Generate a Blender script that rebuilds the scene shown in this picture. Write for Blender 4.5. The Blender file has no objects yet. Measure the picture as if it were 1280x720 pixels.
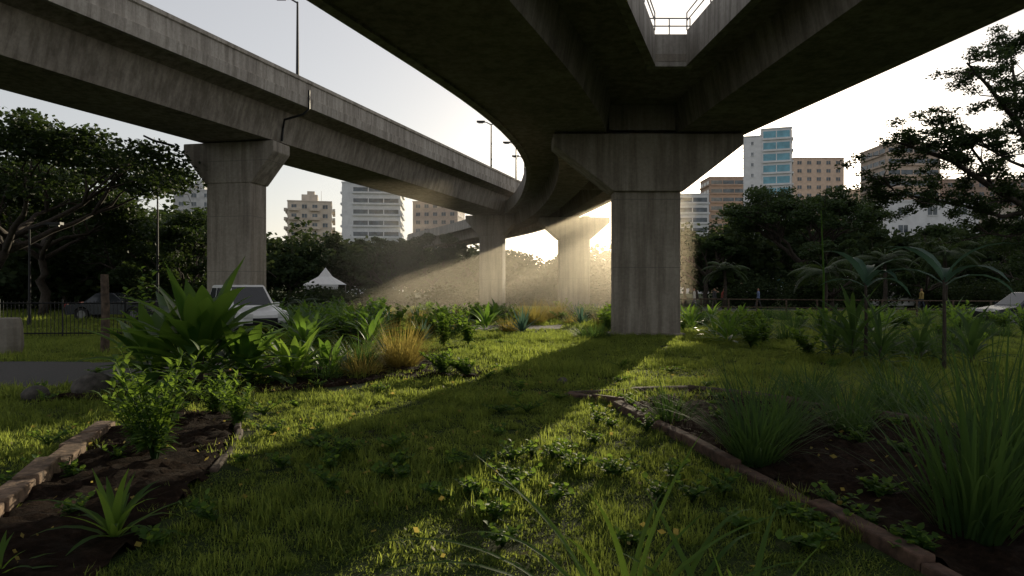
import bpy, math, random
import numpy as np
from mathutils import Vector, Matrix
random.seed(7); RNG=np.random.default_rng(7)
sc=bpy.context.scene
sc.view_settings.view_transform='Standard'
try: sc.view_settings.look='None'
except: pass
sc.view_settings.exposure=0
COL=sc.collection
H=1.7; F=853.33
def gd(py): return H*F/(py-360.0)
def gx(px,d): return (px-640)/F*d
def gz(py,d): return H+(360-py)/F*d

# ---------------------------------------------------------------- materials
def nodes(name):
    m=bpy.data.materials.new(name); m.use_nodes=True
    nt=m.node_tree; nt.nodes.clear()
    out=nt.nodes.new('ShaderNodeOutputMaterial')
    return m,nt,out
def N(nt,t,**kw):
    n=nt.nodes.new(t)
    for k,v in kw.items(): setattr(n,k,v)
    return n
def ramp(nt,fac,stops):
    r=N(nt,'ShaderNodeValToRGB'); e=r.color_ramp.elements
    e[0].position=stops[0][0]; e[0].color=(*stops[0][1],1)
    e[1].position=stops[-1][0]; e[1].color=(*stops[-1][1],1)
    for p,c in stops[1:-1]:
        q=e.new(p); q.color=(*c,1)
    nt.links.new(fac,r.inputs[0]); return r.outputs[0]
def noise(nt,vec,scale,detail=5,rough=.6):
    n=N(nt,'ShaderNodeTexNoise'); n.inputs['Scale'].default_value=scale
    n.inputs['Detail'].default_value=detail; n.inputs['Roughness'].default_value=rough
    if vec is not None: nt.links.new(vec,n.inputs['Vector'])
    return n.outputs['Fac']
def mapping(nt,vec,scale):
    m=N(nt,'ShaderNodeMapping'); m.inputs['Scale'].default_value=scale
    nt.links.new(vec,m.inputs['Vector']); return m.outputs[0]
def mixc(nt,a,b,fac,mode='MIX'):
    m=N(nt,'ShaderNodeMix',data_type='RGBA',blend_type=mode)
    if isinstance(fac,float): m.inputs[0].default_value=fac
    else: nt.links.new(fac,m.inputs[0])
    for s,v in ((6,a),(7,b)):
        if isinstance(v,tuple): m.inputs[s].default_value=(*v,1)
        else: nt.links.new(v,m.inputs[s])
    return m.outputs[2]
def bump(nt,h,strength,dist):
    b=N(nt,'ShaderNodeBump'); b.inputs['Strength'].default_value=strength; b.inputs['Distance'].default_value=dist
    nt.links.new(h,b.inputs['Height']); return b.outputs[0]
def principled(nt,out,col,rough=.8,normal=None,metal=0,spec=None):
    p=N(nt,'ShaderNodeBsdfPrincipled')
    if isinstance(col,tuple): p.inputs['Base Color'].default_value=(*col,1)
    else: nt.links.new(col,p.inputs['Base Color'])
    p.inputs['Roughness'].default_value=rough; p.inputs['Metallic'].default_value=metal
    if spec is not None: p.inputs['Specular IOR Level'].default_value=spec
    if normal: nt.links.new(normal,p.inputs['Normal'])
    if out: nt.links.new(p.outputs[0],out.inputs[0])
    return p

def mat_concrete(name,c0,c1,streak=.55,boards=True):
    m,nt,out=nodes(name)
    tc=N(nt,'ShaderNodeNewGeometry').outputs['Position']
    big=noise(nt,tc,.45,6,.65); fine=noise(nt,tc,9,6,.7)
    st=noise(nt,mapping(nt,tc,(2.2,2.2,.13)),1.6,5,.65)
    base=ramp(nt,big,[(.3,c0),(.7,c1)])
    sm=ramp(nt,st,[(.38,(streak,streak*.97,streak*.93)),(.6,(1,1,1))])
    c=mixc(nt,base,sm,.85,'MULTIPLY')
    fm=ramp(nt,fine,[(.35,(.78,.78,.78)),(.65,(1.08,1.08,1.08))])
    c=mixc(nt,c,fm,.8,'MULTIPLY')
    if boards:
        sep=N(nt,'ShaderNodeSeparateXYZ'); nt.links.new(tc,sep.inputs[0])
        w=N(nt,'ShaderNodeMath',operation='MODULO'); nt.links.new(sep.outputs[2],w.inputs[0]); w.inputs[1].default_value=2.42
        l=N(nt,'ShaderNodeMath',operation='LESS_THAN'); nt.links.new(w.outputs[0],l.inputs[0]); l.inputs[1].default_value=.016
        c=mixc(nt,c,(.16,.15,.135),l.outputs[0])
    nrm=bump(nt,fine,.35,.02)
    principled(nt,out,c,.88,nrm,spec=.25)
    return m
M_conc=mat_concrete('concrete_weathered',(.32,.28,.235),(.48,.43,.365),.55)
M_conc_deck=mat_concrete('concrete_deck',(.27,.235,.195),(.41,.365,.31),.5,False)
M_conc_par=mat_concrete('concrete_parapet',(.37,.335,.295),(.5,.465,.415),.5,False)
M_curb=mat_concrete('concrete_curb',(.2,.18,.15),(.33,.3,.26),.7,False)

def mat_simple(name,c,rough=.6,metal=0,var=.15,scale=6,bmp=0):
    m,nt,out=nodes(name)
    tc=N(nt,'ShaderNodeNewGeometry').outputs['Position']
    f=noise(nt,tc,scale,5,.6)
    lo=tuple(x*(1-var*1.6) for x in c); hi=tuple(min(1,x*(1+var)) for x in c)
    col=ramp(nt,f,[(.3,lo),(.7,hi)])
    principled(nt,out,col,rough,bump(nt,f,bmp,.02) if bmp else None,metal)
    return m
M_metal_dark=mat_simple('metal_dark',(.03,.03,.032),.5,.6)
M_metal=mat_simple('galvanised_metal',(.22,.22,.22),.5,.5)
M_asphalt=mat_simple('asphalt',(.06,.058,.055),.9,0,.3,20,.4)
M_path=mat_simple('path_gravel',(.2,.175,.14),.95,0,.35,14,.6)
M_white=mat_simple('white_paint',(.8,.8,.79),.35,0,.05)
M_darkpaint=mat_simple('dark_car_paint',(.035,.04,.05),.25,.3,.1)
M_rubber=mat_simple('rubber',(.02,.02,.02),.85)
M_glassdark=mat_simple('window_glass_dark',(.03,.035,.04),.08,0,.1)
M_red=mat_simple('tail_light',(.4,.02,.02),.3)
M_canvas=mat_simple('canvas',(.78,.78,.76),.8,0,.04)
M_wood=mat_simple('old_wood',(.10,.07,.05),.9,0,.4,9,.6)
M_brick=mat_simple('edging_brick',(.22,.145,.095),.92,0,.45,11,.8)
M_timber=mat_simple('edging_timber',(.11,.065,.045),.92,0,.45,9,.8)
M_rock=mat_simple('rock',(.09,.08,.07),.9,0,.4,7,.8)

def mat_leaf(name,dark,light,trans,tfac=.4,rough=.45,spec=.4,obj=True):
    m,nt,out=nodes(name)
    g=N(nt,'ShaderNodeNewGeometry')
    cr=ramp(nt,g.outputs['Random Per Island'],[(0,dark),(.6,tuple((a+b)/2 for a,b in zip(dark,light))),(1,light)])
    nz=noise(nt,g.outputs['Position'],.9,3,.6)
    mul=ramp(nt,nz,[(.3,(.62,.66,.6)),(.7,(1.15,1.1,1.05))])
    c=mixc(nt,cr,mul,.9,'MULTIPLY')
    p=principled(nt,None,c,rough,spec=spec)
    t=N(nt,'ShaderNodeBsdfTranslucent')
    tcol=mixc(nt,trans,mul,.8,'MULTIPLY')
    nt.links.new(tcol,t.inputs[0])
    mx=N(nt,'ShaderNodeMixShader'); mx.inputs[0].default_value=tfac
    nt.links.new(p.outputs[0],mx.inputs[1]); nt.links.new(t.outputs[0],mx.inputs[2])
    nt.links.new(mx.outputs[0],out.inputs[0])
    return m
L_grass=mat_leaf('grass_blade',(.02,.055,.012),(.09,.13,.035),(.55,.66,.12),.48,.7,.2)
L_weed=mat_leaf('weed_leaf',(.03,.085,.018),(.075,.15,.03),(.36,.55,.07),.42,.62,.22)
L_broad=mat_leaf('broad_leaf',(.02,.065,.015),(.05,.125,.026),(.28,.48,.06),.4,.42,.4)
L_tree=mat_leaf('tree_leaf',(.016,.036,.012),(.045,.076,.024),(.09,.14,.03),.25,.6,.25)
L_treef=mat_leaf('far_tree_leaf',(.014,.028,.013),(.04,.06,.025),(.08,.11,.035),.22,.8,.1)
L_dry=mat_leaf('dry_grass',(.12,.11,.03),(.3,.24,.08),(.6,.48,.12),.45,.65,.2)
L_clump=mat_leaf('long_grass',(.02,.055,.017),(.055,.11,.034),(.16,.28,.06),.38,.6,.2)
L_blue=mat_leaf('glaucous_leaf',(.06,.13,.10),(.10,.19,.15),(.14,.26,.17),.3,.5,.3)
M_bark=mat_simple('bark',(.06,.047,.037),.95,0,.4,8,.9)

def mat_ground():
    m,nt,out=nodes('ground_soil_grass')
    P=N(nt,'ShaderNodeNewGeometry').outputs['Position']
    a=noise(nt,P,.35,6,.65); b=noise(nt,P,7,6,.7)
    c1=ramp(nt,b,[(.3,(.018,.03,.010)),(.5,(.032,.05,.016)),(.72,(.06,.075,.028))])
    c2=ramp(nt,b,[(.3,(.035,.026,.016)),(.7,(.075,.056,.035))])
    c=mixc(nt,c1,c2,ramp(nt,a,[(.5,(0,0,0)),(.66,(.8,.8,.8))]))
    principled(nt,out,c,.95,bump(nt,b,.6,.05),spec=.1)
    return m
def mat_soil():
    m,nt,out=nodes('bed_soil')
    P=N(nt,'ShaderNodeNewGeometry').outputs['Position']
    b=noise(nt,P,16,8,.75); d=noise(nt,P,2,4,.6)
    c=ramp(nt,b,[(.3,(.012,.008,.005)),(.55,(.034,.021,.014)),(.75,(.085,.055,.035))])
    c=mixc(nt,c,ramp(nt,d,[(.3,(.55,.55,.55)),(.7,(1.2,1.2,1.2))]),.8,'MULTIPLY')
    principled(nt,out,c,.95,bump(nt,b,1,.05),spec=.08)
    return m
M_ground=mat_ground(); M_soil=mat_soil()

# ---------------------------------------------------------------- mesh helpers
def mk(name,V,Fc,mats,mi=None,smooth=False,parent=None,loc=(0,0,0)):
    me=bpy.data.meshes.new(name)
    V=np.asarray(V,float)
    me.from_pydata(V.tolist(),[],Fc.tolist() if isinstance(Fc,np.ndarray) else Fc)
    if not isinstance(mats,(list,tuple)): mats=[mats]
    for m in mats: me.materials.append(m)
    if mi is not None: me.polygons.foreach_set('material_index',np.asarray(mi,dtype=np.int32))
    if smooth: me.polygons.foreach_set('use_smooth',np.ones(len(me.polygons),bool))
    me.update()
    o=bpy.data.objects.new(name,me); COL.objects.link(o); o.location=loc
    if parent: o.parent=parent
    return o
def empty(name,loc=(0,0,0),rz=0):
    e=bpy.data.objects.new(name,None); COL.objects.link(e); e.location=loc; e.rotation_euler[2]=rz
    e.empty_display_size=.3
    return e
class B:
    def __init__(s): s.v=[];s.f=[];s.m=[]
    def add(s,V,Fc,mi=0):
        o=len(s.v); s.v+= [tuple(map(float,x)) for x in V]; s.f+=[tuple(int(i)+o for i in f) for f in Fc]
        s.m+=[mi]*len(Fc)
    def box(s,a,b,mi=0):
        x0,y0,z0=a;x1,y1,z1=b
        s.add([(x0,y0,z0),(x1,y0,z0),(x1,y1,z0),(x0,y1,z0),(x0,y0,z1),(x1,y0,z1),(x1,y1,z1),(x0,y1,z1)],
              [(0,3,2,1),(4,5,6,7),(0,1,5,4),(1,2,6,5),(2,3,7,6),(3,0,4,7)],mi)
    def prism(s,poly,y0,y1,mi=0):
        n=len(poly)
        V=[(x,y0,z) for x,z in poly]+[(x,y1,z) for x,z in poly]
        Fc=[tuple(range(n)),tuple(range(2*n-1,n-1,-1))]+[(i,n+i,n+(i+1)%n,(i+1)%n) for i in range(n)]
        s.add(V,Fc,mi)
    def tube(s,P,R,sides=8,mi=0,cap=True):
        P=[Vector(p) for p in P]; n=len(P); V=[];up=Vector((0.13,.21,1)).normalized()
        for i,p in enumerate(P):
            t=(P[min(i+1,n-1)]-P[max(i-1,0)]).normalized()
            a=t.cross(up)
            if a.length<.15: a=t.cross(Vector((1,.1,0)))
            a.normalize(); b=t.cross(a)
            for k in range(sides):
                th=2*math.pi*k/sides
                V.append(p+(a*math.cos(th)+b*math.sin(th))*R[i])
        Fc=[(i*sides+k,i*sides+(k+1)%sides,(i+1)*sides+(k+1)%sides,(i+1)*sides+k) for i in range(n-1) for k in range(sides)]
        if cap: Fc+= [tuple(range(sides))[::-1],tuple(range((n-1)*sides,n*sides))]
        s.add(V,Fc,mi)
    def obj(s,name,mats,**kw): return mk(name,s.v,s.f,mats,s.m,**kw)
def bevel(o,w=.03,seg=2):
    m=o.modifiers.new('b','BEVEL'); m.width=w; m.segments=seg; m.limit_method='ANGLE'; return o

def strips(base,az,L,W,pitch,droop,segs=4,prof=None,fold=0.0):
    base=np.asarray(base,float); n=len(base)
    az=np.broadcast_to(az,(n,)).astype(float);L=np.broadcast_to(L,(n,));W=np.broadcast_to(W,(n,))
    pitch=np.broadcast_to(pitch,(n,));droop=np.broadcast_to(droop,(n,))
    if prof is None: prof=[1.0-(i/segs)**1.5 for i in range(segs+1)]; prof[-1]=.04
    ca,sa=np.cos(az),np.sin(az)
    pos=base.copy(); rows=[]
    per=np.stack([-sa,ca,np.zeros(n)],1)
    for i in range(segs+1):
        t=i/segs; th=pitch-droop*t
        w=(W*prof[i]*.5)[:,None]
        nrm=np.stack([-np.sin(th)*ca,-np.sin(th)*sa,np.cos(th)],1)
        if fold: rows+= [pos-per*w+nrm*w*fold,pos.copy(),pos+per*w+nrm*w*fold]
        else: rows+= [pos-per*w,pos+per*w]
        st=(L/segs)[:,None]
        pos=pos+st*np.stack([np.cos(th)*ca,np.cos(th)*sa,np.sin(th)],1)
    k=3 if fold else 2
    V=np.stack(rows,1).reshape(-1,3)
    per_leaf=(segs+1)*k; f=[]
    for i in range(segs):
        for j in range(k-1):
            a=i*k+j; f.append([a,a+1,a+1+k,a+k])
    f=np.array(f)
    Fc=(np.arange(n)[:,None,None]*per_leaf+f[None]).reshape(-1,4)
    return V,Fc
def join(parts):
    V=[];Fc=[];o=0
    for v,f in parts:
        V.append(v);Fc.append(f+o);o+=len(v)
    return np.concatenate(V),np.concatenate(Fc)
BROAD=[.18,.55,.9,1.0,.82,.45,.05]
def leafquads(C,size,rng):
    n=len(C); a=rng.normal(size=(n,3)); a/=np.linalg.norm(a,axis=1)[:,None]
    a[:,2]*=.6
    b=rng.normal(size=(n,3)); b=np.cross(a,b); b/=np.linalg.norm(b,axis=1)[:,None]
    s=(size*rng.uniform(.6,1.3,n))[:,None]
    V=np.stack([C-a*s*.5,C+b*s*.3,C+a*s*.5,C-b*s*.3],1).reshape(-1,3)
    return V,np.arange(n*4).reshape(-1,4)
def ell(c,r,n,rng,shell=.5):
    d=rng.normal(size=(n,3)); d/=np.linalg.norm(d,axis=1)[:,None]
    u=rng.uniform(0,1,n)**shell
    return np.asarray(c)+d*u[:,None]*np.asarray(r)

# ---------------------------------------------------------------- ground / paths
mk('ground',[(-1500,-200,0),(1500,-200,0),(1500,2500,0),(-1500,2500,0)],[(0,1,2,3)],M_ground)
def sheet(name,poly,z,mat):
    n=len(poly); return mk(name,[(x,y,z) for x,y in poly],[tuple(range(n))],mat)
PATH_L=[(-30,13.2),(-8.2,11.2),(-7.0,12.6),(-6.3,15.5),(-7.6,16.3),(-9.2,15.6),(-30,17.0)]
sheet('path',PATH_L,.006,M_asphalt)
PATH_C=[(-7.5,31),(-2.0,27.2),(2.2,27.6),(3.2,30),(2.6,33),(-1,30.6),(-6.5,34)]
sheet('path',PATH_C,.006,M_path)
sheet('road',[(-200,42),(-9,44),(-7,50),(-200,50)],.005,M_asphalt)
ROAD_R=[(12,50),(200,34),(200,44),(16,60)]
sheet('road',ROAD_R,.005,M_asphalt)
kb=B()
for i in range(16):
    x0=12+i*8
    kb.add([(x0,49.9-.0851*(x0-12),0),(x0+7.98,49.9-.0851*(x0+8-12),0),(x0+7.98,50.1-.0851*(x0+8-12),0),(x0,50.1-.0851*(x0-12),0),
            (x0,49.9-.0851*(x0-12),.13),(x0+7.98,49.9-.0851*(x0+8-12),.13),(x0+7.98,50.1-.0851*(x0+8-12),.13),(x0,50.1-.0851*(x0-12),.13)],
           [(4,5,6,7),(0,1,5,4),(1,2,6,5),(2,3,7,6),(3,0,4,7)])
kb.obj('kerb',[M_curb])

BED_L=[(-3.75,5),(-4.77,8.06),(-4.75,9.4),(-3.7,9.2),(-3.05,7.4),(-2.7,6),(-2.45,4.4),(-2.3,3.0),(-3.1,3.0)]
BED_R=[(1.53,9.67),(2.9,11.0),(4.1,9.7),(5.7,7.4),(7.2,4.2),(3.0,2.8),(2.55,4.03)]
BED_P=[(-7.2,10.2),(-4.8,10.0),(-2.2,12.6),(-.7,12.9),(-.4,14.2),(-2,17),(-5.6,16),(-6.2,13)]
def inpoly(x,y,poly):
    c=False;n=len(poly);j=n-1
    for i in range(n):
        xi,yi=poly[i];xj,yj=poly[j]
        if (yi>y)!=(yj>y) and x<(xj-xi)*(y-yi)/(yj-yi)+xi: c=not c
        j=i
    return c
def bed(name,poly):
    xs=[p[0] for p in poly];ys=[p[1] for p in poly]
    st=.08; nx=int((max(xs)-min(xs))/st)+2; ny=int((max(ys)-min(ys))/st)+2
    idx={};V=[];Fc=[]
    def vid(i,j):
        if (i,j) not in idx:
            x=min(xs)+i*st;y=min(ys)+j*st
            ins=inpoly(x,y,poly)
            z=.02+random.uniform(0,.06)+.025*math.sin(x*5)*math.cos(y*4) if ins else -.01
            idx[(i,j)]=len(V);V.append((x+random.uniform(-.02,.02),y+random.uniform(-.02,.02),z))
        return idx[(i,j)]
    for i in range(nx):
        for j in range(ny):
            if inpoly(min(xs)+(i+.5)*st,min(ys)+(j+.5)*st,poly):
                Fc.append((vid(i,j),vid(i+1,j),vid(i+1,j+1),vid(i,j+1)))
    return mk(name,V,Fc,M_soil,smooth=True)
for p in (BED_L,BED_R,BED_P): bed('garden_bed_soil',p)

def edging(name,pts,mat,w=.16,h=.14,seg=.75):
    b=B()
    for (x0,y0),(x1,y1) in zip(pts[:-1],pts[1:]):
        L=math.hypot(x1-x0,y1-y0); k=max(1,round(L/seg)); dx,dy=(x1-x0)/L,(y1-y0)/L
        for i in range(k):
            a=i*L/k+.006; c=(i+1)*L/k-.006; off=random.uniform(-.022,.022); hh=h+random.uniform(-.03,.02); ang=random.uniform(-.04,.04)
            V=[]
            for z in (-.03,hh):
                for (t,s) in ((a,-1),(c,-1),(c,1),(a,1)):
                    o=s*w/2+off+ang*(t-a)
                    V.append((x0+dx*t-dy*o,y0+dy*t+dx*o,z+random.uniform(-.015,.015)))
            b.add(V,[(0,3,2,1),(4,5,6,7),(0,1,5,4),(1,2,6,5),(2,3,7,6),(3,0,4,7)])
    return bevel(b.obj(name,[mat]),.015,2)
edging('brick_edging',[(-2.95,3.0),(-3.8,5),(-4.85,8.1)],M_brick,.2,.15,.62)
edging('timber_edging',[(-3.6,9.15),(-3.0,7.4),(-2.72,6.3)],M_wood,.07,.06,.6)
edging('timber_edging',[(1.5,9.75),(2.5,4.1),(2.7,3.0)],M_timber,.13,.08,1.1)
edging('timber_edging',[(.85,10.7),(1.6,9.9)],M_timber,.14,.09,.7)
edging('timber_edging',[(.9,10.8),(2.9,11.15),(4.15,9.8),(5.8,7.5),(7.3,4.3)],M_wood,.12,.10,.9)

# ---------------------------------------------------------------- road viaduct (straight one)
def sweep_y(name,cols,stations,mat,parent,closed=True):
    V=[];n=None
    for y in stations:
        pr=cols(y); n=len(pr); V+=[(x,y,z) for x,z in pr]
    Fc=[]
    for i in range(len(stations)-1):
        for k in range(n):
            a=i*n+k;b=i*n+(k+1)%n
            Fc.append((a,a+n,b+n,b))
    Fc.append(tuple(range(n))); Fc.append(tuple(range(len(V)-1,len(V)-n-1,-1)))
    return mk(name,V,Fc,mat,parent=parent)
lv=empty('road_viaduct')
def lvx(y): return .341*y-22.36
k=1/.947
def prof_l(offs):
    return lambda y:[(lvx(y)+u*k,z) for u,z in offs]
lv_st=[(-25+ i*7) for i in range(15)]
sweep_y('box_girder',prof_l([(-1.7,8.15),(1.7,8.15),(2.05,9.45),(-2.05,9.45)]),lv_st,M_conc_deck,lv)
sweep_y('deck_slab',prof_l([(-2.05,9.452),(2.05,9.452),(2.95,9.66),(2.95,9.85),(-2.95,9.85),(-2.95,9.66)]),lv_st,M_conc_deck,lv)
for s in (1,-1):
    sweep_y('parapet',prof_l([(s*2.85,9.60),(s*3.1,9.58),(s*3.14,10.0),(s*3.06,10.04),(s*3.06,10.62),(s*3.12,10.66),(s*3.12,10.8),(s*2.82,10.8),(s*2.85,9.86)]),lv_st,M_conc_par,lv)

def hammer_pier(name,cx,cy,colw,cold,capw,ztop,end,drop,rz=0,capd=None,foot=.15):
    e=empty(name,(cx,cy,0),rz)
    b=B(); h=colw/2; c=capw/2; capd=capd or cold
    b.prism([(-h,-.1),(h,-.1),(h,ztop-.02),(-h,ztop-.02)],-cold/2,cold/2)
    bevel(b.obj('column',[M_conc],parent=e),.06,2)
    b=B(); zt=ztop
    b.prism([(-h-.05,zt-end-drop),(h+.05,zt-end-drop),(c,zt-end),(c,zt),(-c,zt),(-c,zt-end)],-capd/2-.04,capd/2+.04)
    bevel(b.obj('hammerhead_cap',[M_conc],parent=e),.04,2)
    b=B()
    for sx in (-.6,.6):
        b.box((sx*h*1.3-.3,-.3,zt),(sx*h*1.3+.3,.3,zt+.12))
    b.obj('bearing',[M_metal_dark],parent=e)
    b=B(); b.box((-h-foot,-cold/2-foot,-.1),(h+foot,cold/2+foot,.1)); bevel(b.obj('footing',[M_conc],parent=e),.03)
    return e
rzl=-math.atan(.341)
hammer_pier('viaduct_pillar',lvx(30.6)-.4,30.6,2.15,1.3,4.4,8.1,.45,1.35,rzl*.6)
hammer_pier('viaduct_pillar',lvx(60.5),60.5,2.1,1.3,4.6,8.1,.45,1.35,rzl*.6)
hammer_pier('viaduct_pillar',lvx(0),0,2.1,1.3,4.6,8.1,.45,1.35,rzl)
hammer_pier('viaduct_pillar',4.81,24.65,2.36,.85,6.7,7.14,.38,1.65,0,1.2)
hammer_pier('viaduct_pillar',4.8,53,2.35,1.3,5.4,7.14,.4,1.3,.05)
# ---------------------------------------------------------------- main viaduct (Y shape)
mv=empty('forked_viaduct')
TAB=np.array([
(-15,-15.9,-13.0,-10.5, 9.2,13.6,16.5),
(-5,-12.1,-9.2,-6.75, 8.3,12.3,14.9),
(5,-8.35,-5.45,-3.0, 7.4,10.9,13.35),
(15.2,-4.5,-1.7,.75, 6.5,9.5,11.75),
(19.5,-2.95,-.15,2.2, 6.2,8.9,11.1),
(22,-2.0,.65,2.95, 6.0,8.5,10.7),
(25,-1.1,1.45,3.6, 5.8,8.15,10.2),
(29.5,0,2.1,4.0, 5.8,7.9,9.5),
(33.5,.55,2.3,4.0, 5.7,7.5,8.9),
(37.6,.88,2.4,3.9, 5.3,7.0,8.3),
(43.7,.80,2.2,3.6, 4.8,6.3,7.4),
(49.6,.55,1.8,3.1, 4.2,5.6,6.6),
(55.7,-.1,1.1,2.4, 3.5,4.8,5.7),
(62,-1.3,-.1,1.2, 2.4,3.7,4.6),
(70,-3.6,-2.4,-1.1, .3,1.5,2.5),
(80,-7.6,-6.4,-5.0,-3.5,-2.1,-1.1),
(95,-15,-13.8,-12.4,-10.6,-9.2,-8)])
from numpy import interp
def smooth_tab(y,c):
    ys=TAB[:,0]; v=TAB[:,c]
    return sum(interp(y+o,ys,v)*w for o,w in ((-3,.2),(-1.5,.2),(0,.2),(1.5,.2),(3,.2)))
T=lambda c:(lambda y: smooth_tab(y,c))
Lf,l1,l2,r1,r2,Rf=[T(i) for i in range(1,7)]
ST=list(np.concatenate([np.arange(-15,15,3),np.arange(15,95.1,1.6)]))
def g(fa,fb,zb=7.2,zt=8.2,sl=.18): return lambda y:[(fa(y),zb),(fb(y),zb),(fb(y)+sl,zt),(fa(y)-sl,zt)]
sweep_y('box_girder',g(l1,l2),ST,M_conc_deck,mv)
sweep_y('box_girder',g(r1,r2),ST,M_conc_deck,mv)
YN=19.6
nl=lambda y:4.1+(y-YN)*.352
nr=lambda y:5.02-(y-YN)*.066
STn=[s for s in ST if s<YN]+[YN]; STm=[YN]+[s for s in ST if s>YN]
sl=lambda fa,fb:(lambda y:[(fa(y),8.205),(fb(y),8.205),(fb(y),8.42),(fa(y),8.42)])
sweep_y('deck_slab',sl(lambda y:Lf(y)+.02,nl),STn,M_conc_deck,mv)
sweep_y('deck_slab',sl(nr,lambda y:Rf(y)-.02),STn,M_conc_deck,mv)
sweep_y('deck_slab',sl(lambda y:Lf(y)+.02,lambda y:Rf(y)-.02),STm,M_conc_deck,mv)
def par(f,s): return lambda y:[(f(y)-s*.02,8.08),(f(y)+s*.26,8.12),(f(y)+s*.24,9.1),(f(y)+s*.0,9.1)]
sweep_y('parapet',par(Lf,1),ST,M_conc_par,mv)
sweep_y('parapet',par(Rf,-1),ST,M_conc_par,mv)
sweep_y('parapet',par(nl,-1),[s for s in STn if s>-14],M_conc_par,mv)
sweep_y('parapet',par(nr,1),[s for s in STn if s>-14],M_conc_par,mv)
b=B(); b.box((3.9,YN+.01,8.06),(5.2,YN+.28,9.0)); bevel(b.obj('gore_end_wall',[M_conc_par],parent=mv),.02)
b=B()
for y in (24.2,38.5,53):
    b.box((float(l2(y))+.1,y,7.3),(float(r1(y))-.1,y+.5,8.2))
b.obj('diaphragm',[M_conc_deck],parent=mv)
b=B()
def rail(p,q,z0,h,n,b,r=.02):
    p=Vector(p);q=Vector(q)
    for i in range(n+1):
        a=p.lerp(q,i/n); b.tube([(a.x,a.y,z0),(a.x,a.y,z0+h)],[r,r],6)
    for hh in (h,h*.55): b.tube([(p.x,p.y,z0+hh),(q.x,q.y,z0+hh)],[r,r],6)
rail((3.95,YN+.15),(5.15,YN+.15),9.0,.5,2,b)
rail((nl(YN),YN),(nl(10),10.0),9.1,.5,5,b)
rail((nr(YN),YN),(nr(10),10.0),9.1,.5,5,b)
b.obj('metal_railing',[M_metal])

# ---------------------------------------------------------------- lamps and pipe
def street_lamp(x,y,z0,h,arm=1.4,dirx=-1,double=False,r=.07,rz=0):
    b=B()
    b.tube([(0,0,0),(0,0,.5),(0,0,h)],[r*1.3,r,r*.55],8)
    for s in ((1,-1) if double else (dirx,)):
        b.tube([(0,0,h-.05),(s*arm*.5,0,h+.15),(s*arm,0,h+.22)],[r*.5,r*.4,r*.35],6)
        b.box((s*arm-.32,-.13,h+.14),(s*arm+.32,.13,h+.25))
        b.tube([(s*arm-.2,0,h+.13),(s*arm+.2,0,h+.13)],[.07,.07],6,1)
    b.box((-.14,-.14,0),(.14,.14,.06))
    o=b.obj('street_lamp',[M_metal_dark,M_metal],loc=(x,y,z0)); o.rotation_euler[2]=rz; return o
yy=29.7; street_lamp(lvx(yy)+2.9,yy,9.85,4.3,.7,-1,r=.075)
for (px,d,top) in ((614,52,152),(645,60,178),(655,63,195)):
    xl=gx(px,d); yl=(xl-2.9+22.36)/.341
    street_lamp(xl,yl,9.85,gz(top,yl)-9.85-.2,.8,-1,double=True,r=.09)
street_lamp(gx(197,34),34,0,gz(243,34),1.3,-1,r=.07)
street_lamp(gx(37,30),30,0,gz(285,30),1.1,1,r=.07)
b=B(); xe=lvx(29.7)+3.22*k
b.tube([(xe,29.7,10.3),(xe,29.7,9.5),(xe-.25,29.7,9.25),(xe-1.1,29.8,9.05),(xe-1.27,30.1,8.75),(xe-1.35,30.2,8.2)],[.05]*6,7)
b.tube([(lvx(29.5)-2.2,29.3,7.8),(lvx(29.5)-2.9,29.0,7.95),(lvx(29.5)-3.3,28.9,8.15)],[.05,.05,.04],6)
b.obj('drain_pipe',[M_metal_dark])

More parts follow.
